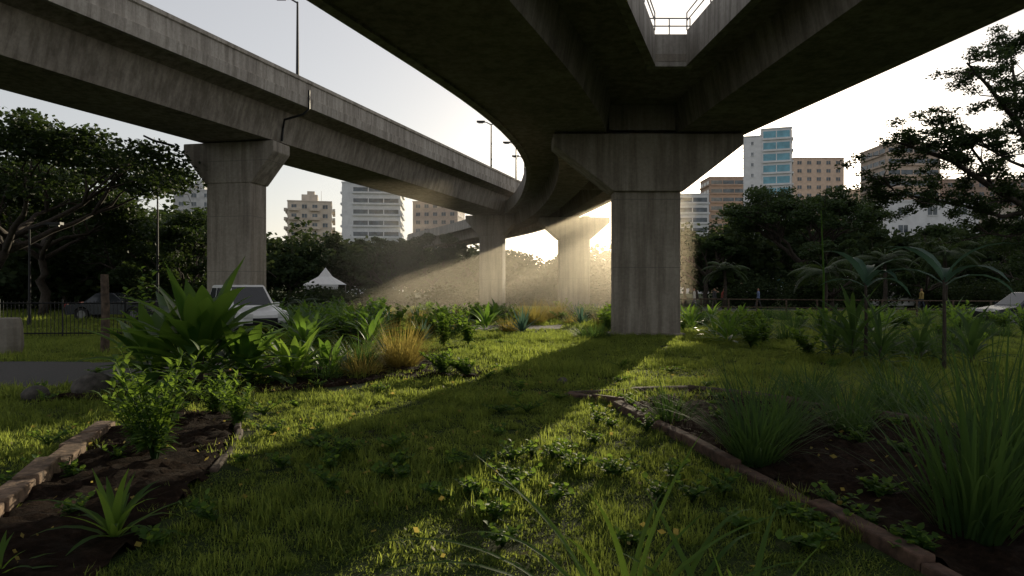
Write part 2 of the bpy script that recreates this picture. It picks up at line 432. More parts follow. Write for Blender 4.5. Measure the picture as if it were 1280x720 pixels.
# ---------------------------------------------------------------- buildings
AZD=19.0
def facade_mat(name,c,v=.12): return mat_simple(name,c,.85,0,v,.8)
W_white=facade_mat('facade_white',(.7,.7,.7),.08); W_cream=facade_mat('facade_cream',(.56,.49,.41)); W_brown=facade_mat('facade_brown',(.34,.25,.2))
W_grey=facade_mat('facade_grey',(.5,.5,.5)); W_pink=facade_mat('facade_sand',(.52,.41,.33)); W_blue=mat_simple('glass_blue',(.14,.36,.45),.15,0,.2,.5)
W_gl=mat_simple('window_glass',(.09,.11,.13),.12,0,.5,.6)
def building(name,px0,px1,top,d,wall,depth=14,rz=0,fl=3.1,bay=3.2,win=(1.6,1.35),glass=None,style='grid',roof=1.0,blank_l=0,tank=True,place=None):
    x0,x1=gx(px0,d),gx(px1,d); w=x1-x0; Ht=gz(top,d); cx,cy=(x0+x1)/2,d+depth/2
    if place: cx,cy,w=place
    e=empty(name,(cx,cy,0),rz); hw=w/2; hd=depth/2
    b=B(); b.box((-hw,-hd,0),(hw,hd,Ht)); b.obj('walls',[wall],parent=e)
    b=B(); b.box((-hw-.15,-hd-.15,Ht),(hw+.15,hd+.15,Ht+.35),0)
    if tank:
        b.box((-hw*.4,-hd*.5,Ht+.36),(hw*.35,hd*.5,Ht+3.0)); b.box((-hw*.15,-hd*.3,Ht+3.01),(hw*.2,hd*.3,Ht+4.4))
        b.tube([(hw*.5,0,Ht+.3),(hw*.5,0,Ht+5)],[.08,.05],5)
    b.obj('roof',[wall],parent=e)
    nf=int((Ht-1.0)/fl); g_=B(); t_=B()
    faces=[('f',w),('l',depth),('r',depth)]
    for fc,ww in faces:
        bl=blank_l*ww if fc=='f' else 0
        nb=max(1,int((ww-bl-.8)/bay)); bw=(ww-bl-.8)/nb
        for i in range(nf):
            z=Ht-(i+1)*fl+.75
            def put(B_,a,c,z0,z1,o0,o1,mi=0):
                if fc=='f': B_.box((a,-hd-o1,z0),(c,-hd-o0,z1),mi)
                elif fc=='l': B_.box((-hw-o1,a,z0),(-hw-o0,c,z1),mi)
                else: B_.box((hw+o0,a,z0),(hw+o1,c,z1),mi)
            s0=-ww/2+.4+bl
            if style=='band':
                put(g_,s0,ww/2-.4,z,z+win[1],0.0,.04); put(t_,s0-.1,ww/2-.3,z-.55,z-.02,0.0,.5)
                for j in range(nb+1): 
                    put(t_,s0+j*bw-.12,s0+j*bw+.12,z+.0,z+win[1],.05,.12)
            else:
                for j in range(nb):
                    c=s0+(j+.5)*bw
                    put(g_,c-win[0]/2,c+win[0]/2,z,z+win[1],0.0,.04)
                    put(t_,c-win[0]/2-.1,c+win[0]/2+.1,z-.14,z-.01,0,.18)
                    put(t_,c-.04,c+.04,z,z+win[1],.045,.09)
                    if style=='balc' and j%2==0:
                        put(t_,c-bw*.48,c+bw*.48,z-.8,z+.15,.25,1.2)
    g_.obj('windows',[glass or W_gl],parent=e); t_.obj('sills_and_balconies',[wall],parent=e)
    b=B(); b.box((-1,-hd-.05,0),(1,-hd,2.4)); b.obj('door',[M_metal_dark],parent=e)
    return e
building('apartment_tower',352,405,252,230,W_cream,18,.25,style='balc')
building('apartment_tower',425,497,229,190,W_white,14,.1,style='band',blank_l=.16,win=(1.6,1.2),tank=False)
building('apartment_tower',518,575,252,260,W_pink,16,-.1)
building('apartment_tower',214,262,238,240,W_grey,16,.15)
building('apartment_tower',400,420,290,250,W_grey,12,0,tank=False)
building('apartment_building',845,886,243,210,W_white,14,.0,style='band',tank=False)
building('apartment_building',887,934,222,245,W_brown,12,.0,style='band',tank=False)
ra=math.radians(AZD); ux=(math.cos(ra),-math.sin(ra)); uy=(math.sin(ra),math.cos(ra))
def grid_pos(cx,cy,w,dep): return (cx+ux[0]*w/2+uy[0]*dep/2, cy+ux[1]*w/2+uy[1]*dep/2, w)
c1=((-1.0+math.sin(ra)*200)/math.cos(ra),200.0)
building('glass_office_tower',930,952,172,200,W_white,18,-ra,style='grid',tank=False,win=(.6,.9),bay=4.4,place=grid_pos(*c1,4.9,18))
c2=(c1[0]+4.92*ux[0],c1[1]+4.92*ux[1]); building('glass_office_tower',952.4,990,163,199,W_white,17,-ra,style='band',glass=W_blue,win=(1.8,2.0),fl=3.3,tank=False,place=grid_pos(*c2,8.2,17))
building('apartment_tower',992,1055,198,260,W_pink,16,.0,style='grid',tank=False)
building('apartment_tower',1108,1175,180,190,W_pink,14,0,style='band',tank=False)
building('apartment_building',1060,1108,238,220,W_cream,14,0,tank=False)
building('low_rise_building',1112,1225,252,120,W_white,16,-.05,tank=False,bay=4.5)
building('low_rise_building',1180,1300,225,230,W_brown,16,0,tank=False)
building('low_rise_building',1240,1420,262,150,W_cream,16,0,tank=False)

# ---------------------------------------------------------------- trees
def curve(a,b,lift,n=6,jit=.15,rng=random):
    a=Vector(a);b=Vector(b);P=[]
    mid=a.lerp(b,.5)+Vector((0,0,lift))
    L=(b-a).length
    for i in range(n+1):
        t=i/n; p=a*(1-t)**2+mid*2*t*(1-t)+b*t*t
        if 0<i<n: p+=Vector((rng.uniform(-1,1),rng.uniform(-1,1),rng.uniform(-1,1)))*jit*L*.12
        P.append(p)
    return P
def tree_geo(base,Ht,cr,ch,nclump,nleaf,lsize,seed,tr=.3,trunk_h=.45,limbs=6,clump_r=.22,lean=(0,0),flat=.55,umb=True,twig=True):
    rr=random.Random(seed); rg=np.random.default_rng(seed); b=B()
    bx,by,bz=base; top=Vector((bx+lean[0],by+lean[1],bz+Ht*trunk_h))
    tp=curve((bx,by,bz-.1),top,0,6,.35,rr)
    b.tube(tp,[tr*(1.35 if i==0 else 1)*(1-.45*i/6) for i in range(7)],9)
    cc=np.array([bx+lean[0]*1.5,by+lean[1]*1.5,bz+Ht-ch/2])
    tg=[]
    for i in range(nclump):
        for _ in range(30):
            d=np.array([rr.gauss(0,1),rr.gauss(0,1),rr.gauss(0,1)]);d/=np.linalg.norm(d)
            if umb: d[2]=abs(d[2])*1.0-.25
            u=rr.uniform(.55,1)**.7
            p=cc+d*u*np.array([cr,cr,ch/2])
            if all(np.linalg.norm((p-q)/[1,1,.6])>cr*.22 for q in tg): break
        tg.append(p)
    tg=sorted(tg,key=lambda p:math.atan2(p[1]-cc[1],p[0]-cc[0]))
    per=max(1,len(tg)//limbs)
    for i in range(0,len(tg),per):
        grp=tg[i:i+per]; c=Vector(np.mean(grp,axis=0)); 
        s=tp[-1] if i%2 else tp[-2]
        hub=s.lerp(c,.62)+Vector((0,0,-.06*Ht))
        lp=curve(s,hub,.02*Ht,4,.3,rr); b.tube(lp,[tr*.5*(1-.12*q) for q in range(5)],7)
        for p in grp:
            q=Vector(p); b.tube(curve(hub,q,.03*Ht,4,.5,rr),[tr*.24*(1-.2*z) for z in range(5)],5,0,False)
            if twig:
                for _ in range(3):
                    e=q+Vector((rr.gauss(0,1),rr.gauss(0,1),rr.gauss(0,.5)))*cr*clump_r*.6
                    b.tube([q.lerp(hub,.25),q.lerp(e,.5),e],[tr*.1,tr*.06,tr*.03],4,0,False)
    C=[]
    for p in tg:
        r=cr*clump_r*rr.uniform(.7,1.35); m=int(nleaf/len(tg)*rr.uniform(.6,1.4))
        for _ in range(3):
            o=np.array([rr.gauss(0,.5),rr.gauss(0,.5),rr.gauss(0,.28)])*r
            C.append(ell(p+o,(r*.75,r*.75,r*flat*.7),m//3,rg,.45))
    LV=leafquads(np.concatenate(C),lsize,rg)
    return b,LV
def tree(name,leafm,*a,**k_):
    b,(V,Fc)=tree_geo(*a,**k_); e=empty(name)
    b.obj('trunk_and_limbs',[M_bark],parent=e,smooth=True)
    mk('foliage',V,Fc,leafm,parent=e)
    return e
tree('umbrella_tree',L_tree,(-25.0,31,0),9.4,6.8,5.4,34,30000,.24,3,tr=.32,trunk_h=.42,clump_r=.22,lean=(2.2,0))
tree('umbrella_tree',L_tree,(-27.5,40,0),9.0,6.5,6.0,34,20000,.3,5,tr=.3)
tree('tree',L_tree,(-24.5,46,0),7.5,5.5,5.8,26,15000,.3,6,tr=.25,trunk_h=.35,umb=False)
tree('tree',L_tree,(-19.0,40,0),5.6,3.6,4.6,22,12000,.26,7,tr=.2,trunk_h=.3,umb=False)
tree('rain_tree',L_tree,(25.5,60,0),10.4,6.6,5.2,48,38000,.26,9,tr=.4,trunk_h=.4,clump_r=.21,flat=.5)
tree('rain_tree',L_tree,(17.6,62,0),7.0,3.2,3.6,16,11000,.26,10,tr=.25)
tree('tree',L_tree,(23.0,49,0),5.1,3.2,4.2,24,14000,.2,12,tr=.2,trunk_h=.25,umb=False)
tree('tree',L_tree,(31.5,52,0),6.0,3.6,5.0,24,14000,.22,13,tr=.2,trunk_h=.25,umb=False)
tree('tree',L_tree,(36.5,47,0),6.2,4.2,5.2,24,14000,.22,14,tr=.2,trunk_h=.25,umb=False)
tree('tree',L_tree,(32,38,0),6.4,3.8,5.4,24,14000,.2,15,tr=.2,trunk_h=.25,umb=False)
tree('tree',L_tree,(-8.6,74,0),8.0,4.2,6.2,26,12000,.3,16,tr=.25,trunk_h=.3,umb=False)
tree('tree',L_tree,(-13.5,72,0),7.6,3.8,6.0,26,12000,.3,17,tr=.25,trunk_h=.3,umb=False)
tree('tree',L_tree,(-5.6,80,0),6.4,3.4,5.0,22,9000,.3,18,tr=.25,trunk_h=.3,umb=False)

def near_tree():
    rr=random.Random(5); rg=np.random.default_rng(5); b=B(); e=empty('open_crown_tree')
    D=22.0
    def P(px,py,dd=0): d=D+dd; return Vector((gx(px,d),d,gz(py,d)))
    base=Vector((18.6,22,-.1)); fork=P(1330,300)
    b.tube(curve(base,fork,0,6,.2,rr),[.36,.3,.28,.27,.25,.24,.22],10)
    limbs=[([(1330,300),(1290,262),(1240,235),(1190,205),(1150,190),(1118,178)],.13),
           ([(1290,262),(1250,270),(1205,262),(1160,250),(1120,238),(1105,225)],.08),
           ([(1330,300),(1310,220),(1270,150),(1235,105),(1212,80)],.12),
           ([(1270,150),(1272,105),(1262,70),(1255,52)],.06),
           ([(1240,235),(1225,200),(1200,165),(1170,158)],.06),
           ([(1310,220),(1262,200),(1240,185),(1215,172)],.06),
           ([(1330,300),(1300,285),(1262,292),(1230,290)],.07),
           ([(1310,220),(1330,120),(1345,60),(1350,10)],.1)]
    tips=[]
    for pts,r in limbs:
        dd=0;Q=[]
        for i,(x,y) in enumerate(pts):
            if i: dd+=rr.uniform(-.5,.5)
            Q.append(P(x+rr.uniform(-4,4) if i else x,y+rr.uniform(-4,4) if i else y,dd))
        b.tube(Q,[r*(1-.75*i/(len(Q)-1)) for i in range(len(Q))],7)
        for i in range(1,len(Q)):
            for _ in range(9):
                t=rr.random(); s=Q[i-1].lerp(Q[i],t)
                ev=Vector((rr.gauss(-.1,.6),rr.gauss(0,.7),rr.gauss(.12,.42)))
                q=s+ev*(.9 if i>1 else .6)
                b.tube(curve(s,q,.1,3,.8,rr),[.026,.02,.014,.008],4,0,False)
                if i>1 or rr.random()<.4: tips.append(q); tips.append(s.lerp(q,.6))
    C=[ell(t,(.34,.34,.18),rr.randint(60,210),rg,.7) for t in tips if rr.random()<.85]
    V,Fc=leafquads(np.concatenate(C),.10,rg)
    b.obj('trunk_and_limbs',[M_bark],parent=e,smooth=True); mk('foliage',V,Fc,L_tree,parent=e)
near_tree()

def mass(name,items,leafm,ls,nl_):
    parts=[];bb=B()
    for i,(x,y,h,r) in enumerate(items):
        b,LV=tree_geo((x,y,0),h,r,h*.75,11,nl_,ls,100+i,tr=.22,trunk_h=.3,limbs=4,clump_r=.42,umb=False,flat=.8,twig=False)
        bb.add(b.v,b.f); parts.append(LV)
    V,Fc=join(parts); e=empty(name)
    bb.obj('trunks',[M_bark],parent=e); mk('foliage',V,Fc,leafm,parent=e)
items=[];rr=random.Random(3)
def row(px0,px1,d,top,n,r):
    for i in range(n):
        px=px0+(px1-px0)*(i+rr.uniform(.1,.9))/n; dd=d*rr.uniform(.93,1.07)
        items.append((gx(px,dd),dd,gz(top+rr.uniform(-7,10),dd),r*rr.uniform(.8,1.3)))
row(-60,260,60,262,11,4.5); row(-100,240,52,285,10,4.0)
row(240,420,85,298,11,4.2); row(380,520,100,304,9,5); row(570,660,95,320,8,4.2)
row(718,790,85,318,5,4); row(850,930,72,292,6,3.2); row(930,1120,85,275,9,4.5); row(1100,1300,70,288,9,4)
row(240,640,120,318,15,7); row(820,1300,110,292,14,6); row(640,800,130,338,8,6)
mass('distant_trees',items,L_treef,.68,1700)
def shrub_mass(name,items,leafm,ls):
    rg=np.random.default_rng(8);C=[]
    for x,y,h,r,n in items:
        for _ in range(4):
            C.append(ell((x+rg.normal()*r*.4,y+rg.normal()*r*.4,h*.45+rg.normal()*h*.08),(r*.6,r*.6,h*.48),n//4,rg,.4))
    C=np.concatenate(C);C=C[C[:,2]>.02]
    V,Fc=leafquads(C,ls,rg); return mk(name,V,Fc,leafm)
it=[]
for i in range(46):
    px=rr.uniform(-40,610);d=rr.uniform(50,62); it.append((gx(px,d),d,rr.uniform(.9,2.2),rr.uniform(1.2,2.4),600))
for i in range(46):
    px=rr.uniform(860,1330);d=rr.uniform(52,64); it.append((gx(px,d)+3,d,rr.uniform(1.6,3.4),rr.uniform(1.4,2.6),800))
for i in range(26):
    px=rr.uniform(560,800);d=rr.uniform(62,74); it.append((gx(px,d),d,rr.uniform(1.4,2.8),rr.uniform(1.6,2.8),700))
shrub_mass('hedge',it,L_treef,.28)

def palm(x,y,h,r,seed,nf=16,nm='palm_tree'):
    rg=np.random.default_rng(seed);e=empty(nm); b=B()
    b.tube([(x,y,-.05),(x+.1,y,h*.5),(x+.05,y,h)],[.17,.12,.1],8); b.obj('trunk',[M_bark],parent=e,smooth=True)
    parts=[]
    for i in range(nf):
        az=i*2.4+rg.uniform(-.2,.2); pit=rg.uniform(.1,1.2); n=26
        t=np.linspace(.08,1,n); th=pit-1.5*t
        xx=np.cumsum(np.cos(th))*r/n; zz=np.cumsum(np.sin(th))*r/n
        P=np.stack([x+.05+xx*math.cos(az),y+xx*math.sin(az),h+zz],1)
        parts.append(strips([(x+.05,y,h)],az,r,.05,pit,1.5,8,[1]*9))
        for s in (1,-1):
            parts.append(strips(P,az+s*1.1,r*.34*np.sin(t*2.6+.35),.07,-.15-.3*t,.7,2))
    V,Fc=join(parts); mk('fronds',V,Fc,L_tree,parent=e)
palm(gx(1180,42),42,3.8,2.3,1); palm(gx(905,50),50,3.0,1.9,2); palm(gx(1030,40),40,2.6,2.2,4)
palm(gx(1105,44),44,3.3,2.3,9); palm(gx(378,46),46,.6,1.5,6); palm(gx(412,50),50,.4,1.3,7)

# ---------------------------------------------------------------- vehicles
def car(name,x,y,rz,paint,L=4.4,W=1.8,Ht=1.72,suv=True):
    e=empty(name,(x,y,0),rz)
    hl=L/2; zb=.32; belt=.98 if suv else .86
    prof=[(-hl+.02,zb+.1),(-hl,.62),(-hl+.05,belt),(-hl+.25 if suv else -hl+.9,belt+.02),(hl-1.35,belt+.03),(hl-.25,belt-.14),(hl-.04,belt-.28),(hl,.5),(hl-.06,zb+.02)]
    def arch(cx,r=.40):
        return [(cx+r*math.cos(a),.34+r*math.sin(a)) for a in np.linspace(0,math.pi,9)]
    low=[(hl-.1,zb)]+[(px_,max(zb,pz)) for px_,pz in arch(hl-.85)]+[(px_,max(zb,pz)) for px_,pz in arch(-hl+.85)]+[(-hl+.08,zb)]
    poly=prof+low
    b=B(); n=len(poly); ys=[-W/2,-W/2+.06,W/2-.06,W/2]; V=[]
    for yv in ys:
        sc_=.985 if abs(yv)==W/2 else 1
        V+=[(px_*sc_,yv,(pz-.7)*sc_+.7 if pz>.5 else pz) for px_,pz in poly]
    Fc=[tuple(range(n))[::-1],tuple(range(3*n,4*n))]
    for s in range(3): Fc+=[(s*n+i,s*n+(i+1)%n,(s+1)*n+(i+1)%n,(s+1)*n+i) for i in range(n)]
    b.add(V,Fc); b.obj('body',[paint],parent=e)
    rb=-hl+.12 if suv else -hl+.75; rf=hl-1.2; tb=rb+.28 if suv else rb+.75; tf=hl-2.0; tw=W/2-.22; bw=W/2-.06
    b=B()
    V=[(rb,-bw,belt),(rf,-bw,belt),(rf,bw,belt),(rb,bw,belt),(tb,-tw,Ht),(tf,-tw,Ht),(tf,tw,Ht),(tb,tw,Ht)]
    b.add(V,[(4,5,6,7),(0,1,5,4),(1,2,6,5),(2,3,7,6),(3,0,4,7)]); bevel(b.obj('cabin',[paint],parent=e),.06,3)
    g_=B(); V=[Vector(v) for v in V]
    def pane(a,b_,c,d,u0,u1,v0,v1):
        nn=(b_-a).cross(d-a).normalized()*.012
        def q(u,v): return (a.lerp(b_,u)).lerp(d.lerp(c,u),v)+nn
        g_.add([q(u0,v0),q(u1,v0),q(u1,v1),q(u0,v1)],[(0,1,2,3)])
    for (a,b_,c,d) in ((V[0],V[1],V[5],V[4]),(V[2],V[3],V[7],V[6])):
        for u0,u1 in ((.06,.33),(.37,.62),(.66,.93)): pane(a,b_,c,d,u0,u1,.1,.86)
    pane(V[1],V[2],V[6],V[5],.07,.93,.08,.9); pane(V[3],V[0],V[4],V[7],.08,.92,.15,.88)
    g_.obj('windows',[M_glassdark],parent=e)
    w=B()
    for cx in (hl-.85,-hl+.85):
        for s in (-1,1):
            yo=s*(W/2-.02); yi=s*(W/2-.24)
            w.tube([(cx,yi,.34),(cx,yo,.34)],[.34,.34],20,0); w.tube([(cx,yo,.34),(cx,yo+s*.015,.34)],[.21,.19],14,1)
    w.obj('wheels',[M_rubber,M_metal],parent=e)
    t=B()
    for s in (-1,1):
        t.box((-hl-.01,s*(W/2-.2)-.12,.72),(-hl+.08,s*(W/2-.2)+.12,.95),0)
        t.box((hl-.12,s*(W/2-.28)-.16,.62),(hl+.012,s*(W/2-.28)+.16,.76),1)
        t.box((rf-.35,s*(W/2)-.02+ (0 if s>0 else -.14),belt+.02),(rf-.2,s*(W/2)+.16+(0 if s>0 else -.14),belt+.17),2)
    t.box((hl-.08,-.45,.42),(hl+.02,.45,.6),3); t.box((-hl-.03,-W/2+.12,.36),(-hl+.08,W/2-.12,.5),3); t.box((hl-.08,-W/2+.12,.33),(hl+.04,W/2-.12,.42),3)
    t.obj('lights_and_bumpers',[M_red,M_canvas,paint,M_metal_dark],parent=e)
    return e
car('parked_car',gx(306,26.6),26.6,math.radians(-50),M_white,Ht=1.82)
car('parked_car',gx(145,36),36,math.radians(4),M_darkpaint,4.3,1.75,1.45,False)
car('parked_car',gx(1285,32),32,math.radians(182),M_darkpaint,4.5,1.8,1.5,False)
car('parked_car',gx(1120,54),54,math.radians(175),M_white,4.4,1.8,1.5,False)
e=empty('canopy_tent',(gx(407,60),60,0)); b=B()
for sx in (-1.4,1.4):
    for sy in (-1.4,1.4): b.tube([(sx,sy,0),(sx,sy,2.0)],[.04,.04],6,1)
b.add([(-1.5,-1.5,2.0),(1.5,-1.5,2.0),(1.5,1.5,2.0),(-1.5,1.5,2.0),(-.5,-.5,2.7),(.5,-.5,2.7),(.5,.5,2.7),(-.5,.5,2.7),(0,0,3.5)],
      [(0,1,5,4),(1,2,6,5),(2,3,7,6),(3,0,4,7),(4,5,8),(5,6,8),(6,7,8),(7,4,8)],0)
b.add([(-1.5,-1.5,1.6),(1.5,-1.5,1.6),(1.5,-1.5,2.0),(-1.5,-1.5,2.0)],[(0,1,2,3)],0)
b.obj('canopy',[M_canvas,M_metal],parent=e)

# ---------------------------------------------------------------- fences
def picket(name,p,q,h,sp=.13,mat=M_metal_dark):
    b=B();p=Vector((*p,0));q=Vector((*q,0));L=(q-p).length;n=int(L/sp)
    for i in range(n+1):
        a=p.lerp(q,i/n); big=i%16==0; r=.03 if big else .012
        b.tube([a,a+Vector((0,0,h+(.06 if big else 0)))],[r,r],4)
    for hh in (.12,h-.08):
        b.tube([p+Vector((0,0,hh)),q+Vector((0,0,hh))],[.025,.025],4)
    return b.obj(name,[mat])
picket('metal_fence',(-22,23.4),(-13.6,24.0),1.25)
picket('metal_fence',(-13.6,24.0),(-14.6,33),1.25)
def railf(name,p,q,h,sp,mat):
    b=B();p=Vector((*p,0));q=Vector((*q,0));L=(q-p).length;n=int(L/sp)
    for i in range(n+1):
        a=p.lerp(q,i/n); b.tube([a,a+Vector((0,0,h))],[.055,.055],6)
    for hh in (h-.05,h*.5): b.tube([p+Vector((0,0,hh)),q+Vector((0,0,hh))],[.035,.035],6)
    return b.obj(name,[mat])
railf('rail_fence',(10.5,44),(40,28),1.05,1.6,M_wood)
b=B(); b.tube([(0,0,-.05),(.02,0,1),(-.02,.02,2.05)],[.11,.105,.095],8); b.obj('wooden_post',[M_wood],loc=(gx(131,17.5),17.5,0))
b=B(); b.tube([(0,0,0),(0,0,.25),(0,0,.7),(0,0,.95)],[.3,.34,.32,.28],14); bevel(b.obj('concrete_bollard',[M_curb],loc=(-12.7,17.2,0)),.03)
b=B(); b.tube([(8.2,18,0),(8.22,18,2),(8.15,18,3.75)],[.03,.026,.018],6); b.obj('bamboo_stake',[L_weed])
def rock(x,y,s):
    import bmesh
    bm=bmesh.new(); bmesh.ops.create_icosphere(bm,subdivisions=3,radius=s)
    for v in bm.verts:
        n_=math.sin(v.co.x*7/s*.4+1)*.12+math.sin(v.co.y*5/s*.4)*.12+random.uniform(-.03,.03)
        v.co*=1+n_; v.co.z*=.62
    me=bpy.data.meshes.new('rock');bm.to_mesh(me);bm.free();me.materials.append(M_rock)
    o=bpy.data.objects.new('rock',me);COL.objects.link(o);o.location=(x,y,s*.35)
rock(-6.75,10.9,.32);rock(-5.0,9.6,.16);rock(.9,12.2,.1);rock(-7.3,10.4,.2)

# ---------------------------------------------------------------- people
def person(x,y,rz,top,bottom,seed=0,walk=.2,h=1.7):
    e=empty('person',(x,y,0),rz); s=h/1.75
    J=[(0,0,.95),(0,0,1.2),(0,0,1.42),(0,0,1.52),(0,.01,1.60),(0,.01,1.72),
       (.19,0,1.40),(.25,-.02,1.12),(.24,.08,.88),(.24,.11,.79),(-.19,0,1.40),(-.25,.02,1.12),(-.24,.04,.88),(-.24,.07,.79),
       (.09,0,.90),(.10,walk,.50),(.10,walk*.9,.09),(.10,walk*.9+.14,.04),(-.09,0,.90),(-.10,-walk*.6,.50),(-.10,-walk*1.6,.10),(-.10,-walk*1.6+.14,.05)]
    E=[(0,1),(1,2),(2,3),(3,4),(4,5),(2,6),(6,7),(7,8),(8,9),(2,10),(10,11),(11,12),(12,13),(0,14),(14,15),(15,16),(16,17),(0,18),(18,19),(19,20),(20,21)]
    R=[.14,.12,.13,.055,.09,.075,.06,.042,.032,.035,.06,.042,.032,.035,.085,.058,.042,.04,.085,.058,.042,.04]
    me=bpy.data.meshes.new('figure'); me.from_pydata([(a*s,b_*s,c*s) for a,b_,c in J],E,[])
    o=bpy.data.objects.new('figure',me);COL.objects.link(o);o.parent=e
    sk=o.modifiers.new('s','SKIN'); 
    for i,v in enumerate(me.skin_vertices[0].data): v.radius=(R[i]*s,R[i]*s*.85); v.use_root=(i==0)
    ss=o.modifiers.new('ss','SUBSURF'); ss.levels=2; ss.render_levels=2
    m,nt,out=nodes('clothes_and_skin')
    tc=N(nt,'ShaderNodeTexCoord'); sep=N(nt,'ShaderNodeSeparateXYZ'); nt.links.new(tc.outputs['Object'],sep.inputs[0])
    mr=N(nt,'ShaderNodeMath',operation='DIVIDE'); nt.links.new(sep.outputs[2],mr.inputs[0]); mr.inputs[1].default_value=1.8
    r=N(nt,'ShaderNodeValToRGB'); r.color_ramp.interpolation='CONSTANT'; el=r.color_ramp.elements
    el[0].position=0; el[0].color=(.03,.03,.03,1); el[1].position=.04; el[1].color=(*bottom,1)
    for p,c in ((.53,top),(.83,(.35,.2,.13)),(.94,(.02,.015,.01))):
        q=el.new(p); q.color=(*c,1)
    nt.links.new(mr.outputs[0],r.inputs[0]); principled(nt,out,r.outputs[0],.8); me.materials.append(m)
person(gx(868,50),50,1.2,(.5,.5,.48),(.05,.06,.1)); person(gx(893,52),52,-1.3,(.06,.06,.07),(.1,.09,.07),walk=.1)
person(gx(905,51.5),51.5,.5,(.35,.08,.06),(.03,.03,.05)); person(gx(1152,46),46,1.5,(.4,.3,.1),(.04,.05,.08))
person(gx(948,50),50,1.5,(.15,.2,.35),(.03,.03,.03))

# ---------------------------------------------------------------- plants
def rosette(name,x,y,n,L,W,mat,h0=.0,pit=(.3,1.45),droop=(.5,1.2),segs=6,prof=BROAD,fold=.25,seed=0,spread=.12,stem=0,z=0.02,crown=False):
    rg=np.random.default_rng(seed); i=np.arange(n)
    az=i*2.39996+rg.uniform(-.3,.3,n)
    t=i/max(1,n-1)
    p=pit[0]+(pit[1]-pit[0])*t+rg.uniform(-.12,.12,n)
    base=np.stack([np.cos(az)*spread*rg.uniform(.1,1,n),np.sin(az)*spread*rg.uniform(.1,1,n),h0*(.9+.1*t if crown else t)+rg.uniform(0,.03,n)],1)
    V,Fc=strips(base,az,L*rg.uniform(.7,1.1,n),W*rg.uniform(.75,1.1,n),p,rg.uniform(droop[0],droop[1],n),segs,prof,fold)
    b=B()
    if stem:
        b.tube([(0,0,-.05),(.02,.01,h0*.5),(0,0,h0)],[stem,stem*.8,stem*.6],7)
        o=len(V); V=np.concatenate([V,np.array(b.v)]); Fl=Fc.tolist()+[tuple(j+o for j in f) for f in b.f]
        mi=[0]*len(Fc)+[1]*len(b.f)
        return mk(name,V,Fl,[mat,M_bark],mi,smooth=True,loc=(x,y,z))
    return mk(name,V,Fc,mat,smooth=True,loc=(x,y,z))
rosette('broadleaf_plant',-5.35,11.7,70,1.4,.34,L_broad,h0=.85,pit=(.05,1.4),droop=(.25,1.2),seed=1,spread=.4,stem=.06)
rosette('broadleaf_plant',-6.2,12.0,44,1.2,.30,L_broad,h0=.55,pit=(.1,1.35),droop=(.3,1.2),seed=2,spread=.35,stem=.05)
rosette('broadleaf_plant',-4.75,12.2,40,.95,.24,L_broad,h0=.35,pit=(.15,1.3),droop=(.3,1.2),seed=3,spread=.3)
rosette('broadleaf_plant',-4.05,12.6,44,.9,.16,L_weed,h0=.2,pit=(.2,1.4),droop=(.4,1.2),seed=4,spread=.25)
rosette('broadleaf_plant',-3.6,13.4,32,.7,.14,L_broad,h0=.2,pit=(.25,1.4),droop=(.4,1.2),seed=5,spread=.2)
def gclump(name,x,y,n,L,W,mat,seed,pit=(.7,1.5),droop=(.3,1.5),spread=.18,segs=7):
    rg=np.random.default_rng(seed)
    az=rg.uniform(0,6.283,n); r=spread*np.sqrt(rg.uniform(0,1,n))
    base=np.stack([r*np.cos(az),r*np.sin(az),np.zeros(n)],1)
    V,Fc=strips(base,az+rg.uniform(-.6,.6,n),L*rg.uniform(.45,1.1,n),W*rg.uniform(.6,1.1,n),rg.uniform(pit[0],pit[1],n),rg.uniform(droop[0],droop[1],n),segs)
    return mk(name,V,Fc,mat,smooth=True,loc=(x,y,.0))
gclump('ornamental_grass',-2.35,14.4,700,1.15,.018,L_dry,11,pit=(.55,1.55),droop=(.1,.9),spread=.3)
gclump('ornamental_grass',-3.2,14.4,420,.9,.022,L_clump,12,pit=(.5,1.5),spread=.3)
gclump('ornamental_grass',-2.9,13.3,320,.65,.02,L_dry,13,pit=(.4,1.5),spread=.35)
gclump('ornamental_grass',-3.5,12.6,260,.6,.02,L_clump,17,pit=(.4,1.5),spread=.35)
gclump('ornamental_grass',2.75,23.2,500,.75,.02,L_clump,14,pit=(.3,1.5),spread=.6)
gclump('ornamental_grass',1.0,32,400,1.3,.03,L_dry,15,pit=(.5,1.5),droop=(.1,.8),spread=.5)
gclump('ornamental_grass',2.2,36,400,1.3,.03,L_dry,16,pit=(.5,1.5),droop=(.1,.8),spread=.5)
gclump('long_grass_clump',2.35,6.6,260,1.15,.022,L_clump,21,pit=(.75,1.52),droop=(.1,1.3),spread=.2)
gclump('long_grass_clump',3.0,7.6,170,1.0,.022,L_clump,22,spread=.2)
gclump('long_grass_clump',3.1,4.6,170,1.55,.03,L_clump,23,pit=(.9,1.55),droop=(.05,1.2),spread=.2)
gclump('long_grass_clump',3.8,5.3,200,1.55,.03,L_clump,24,pit=(.9,1.55),droop=(.05,1.2),spread=.2)
gclump('long_grass_clump',3.95,8.0,190,1.0,.022,L_clump,25,spread=.2)
gclump('long_grass_clump',2.0,8.6,140,.7,.018,L_clump,26,spread=.2)
gclump('long_grass_clump',5.2,9.2,200,1.1,.024,L_clump,27,spread=.3)
gclump('long_grass_clump',4.4,10.2,200,.8,.022,L_clump,28,spread=.3)
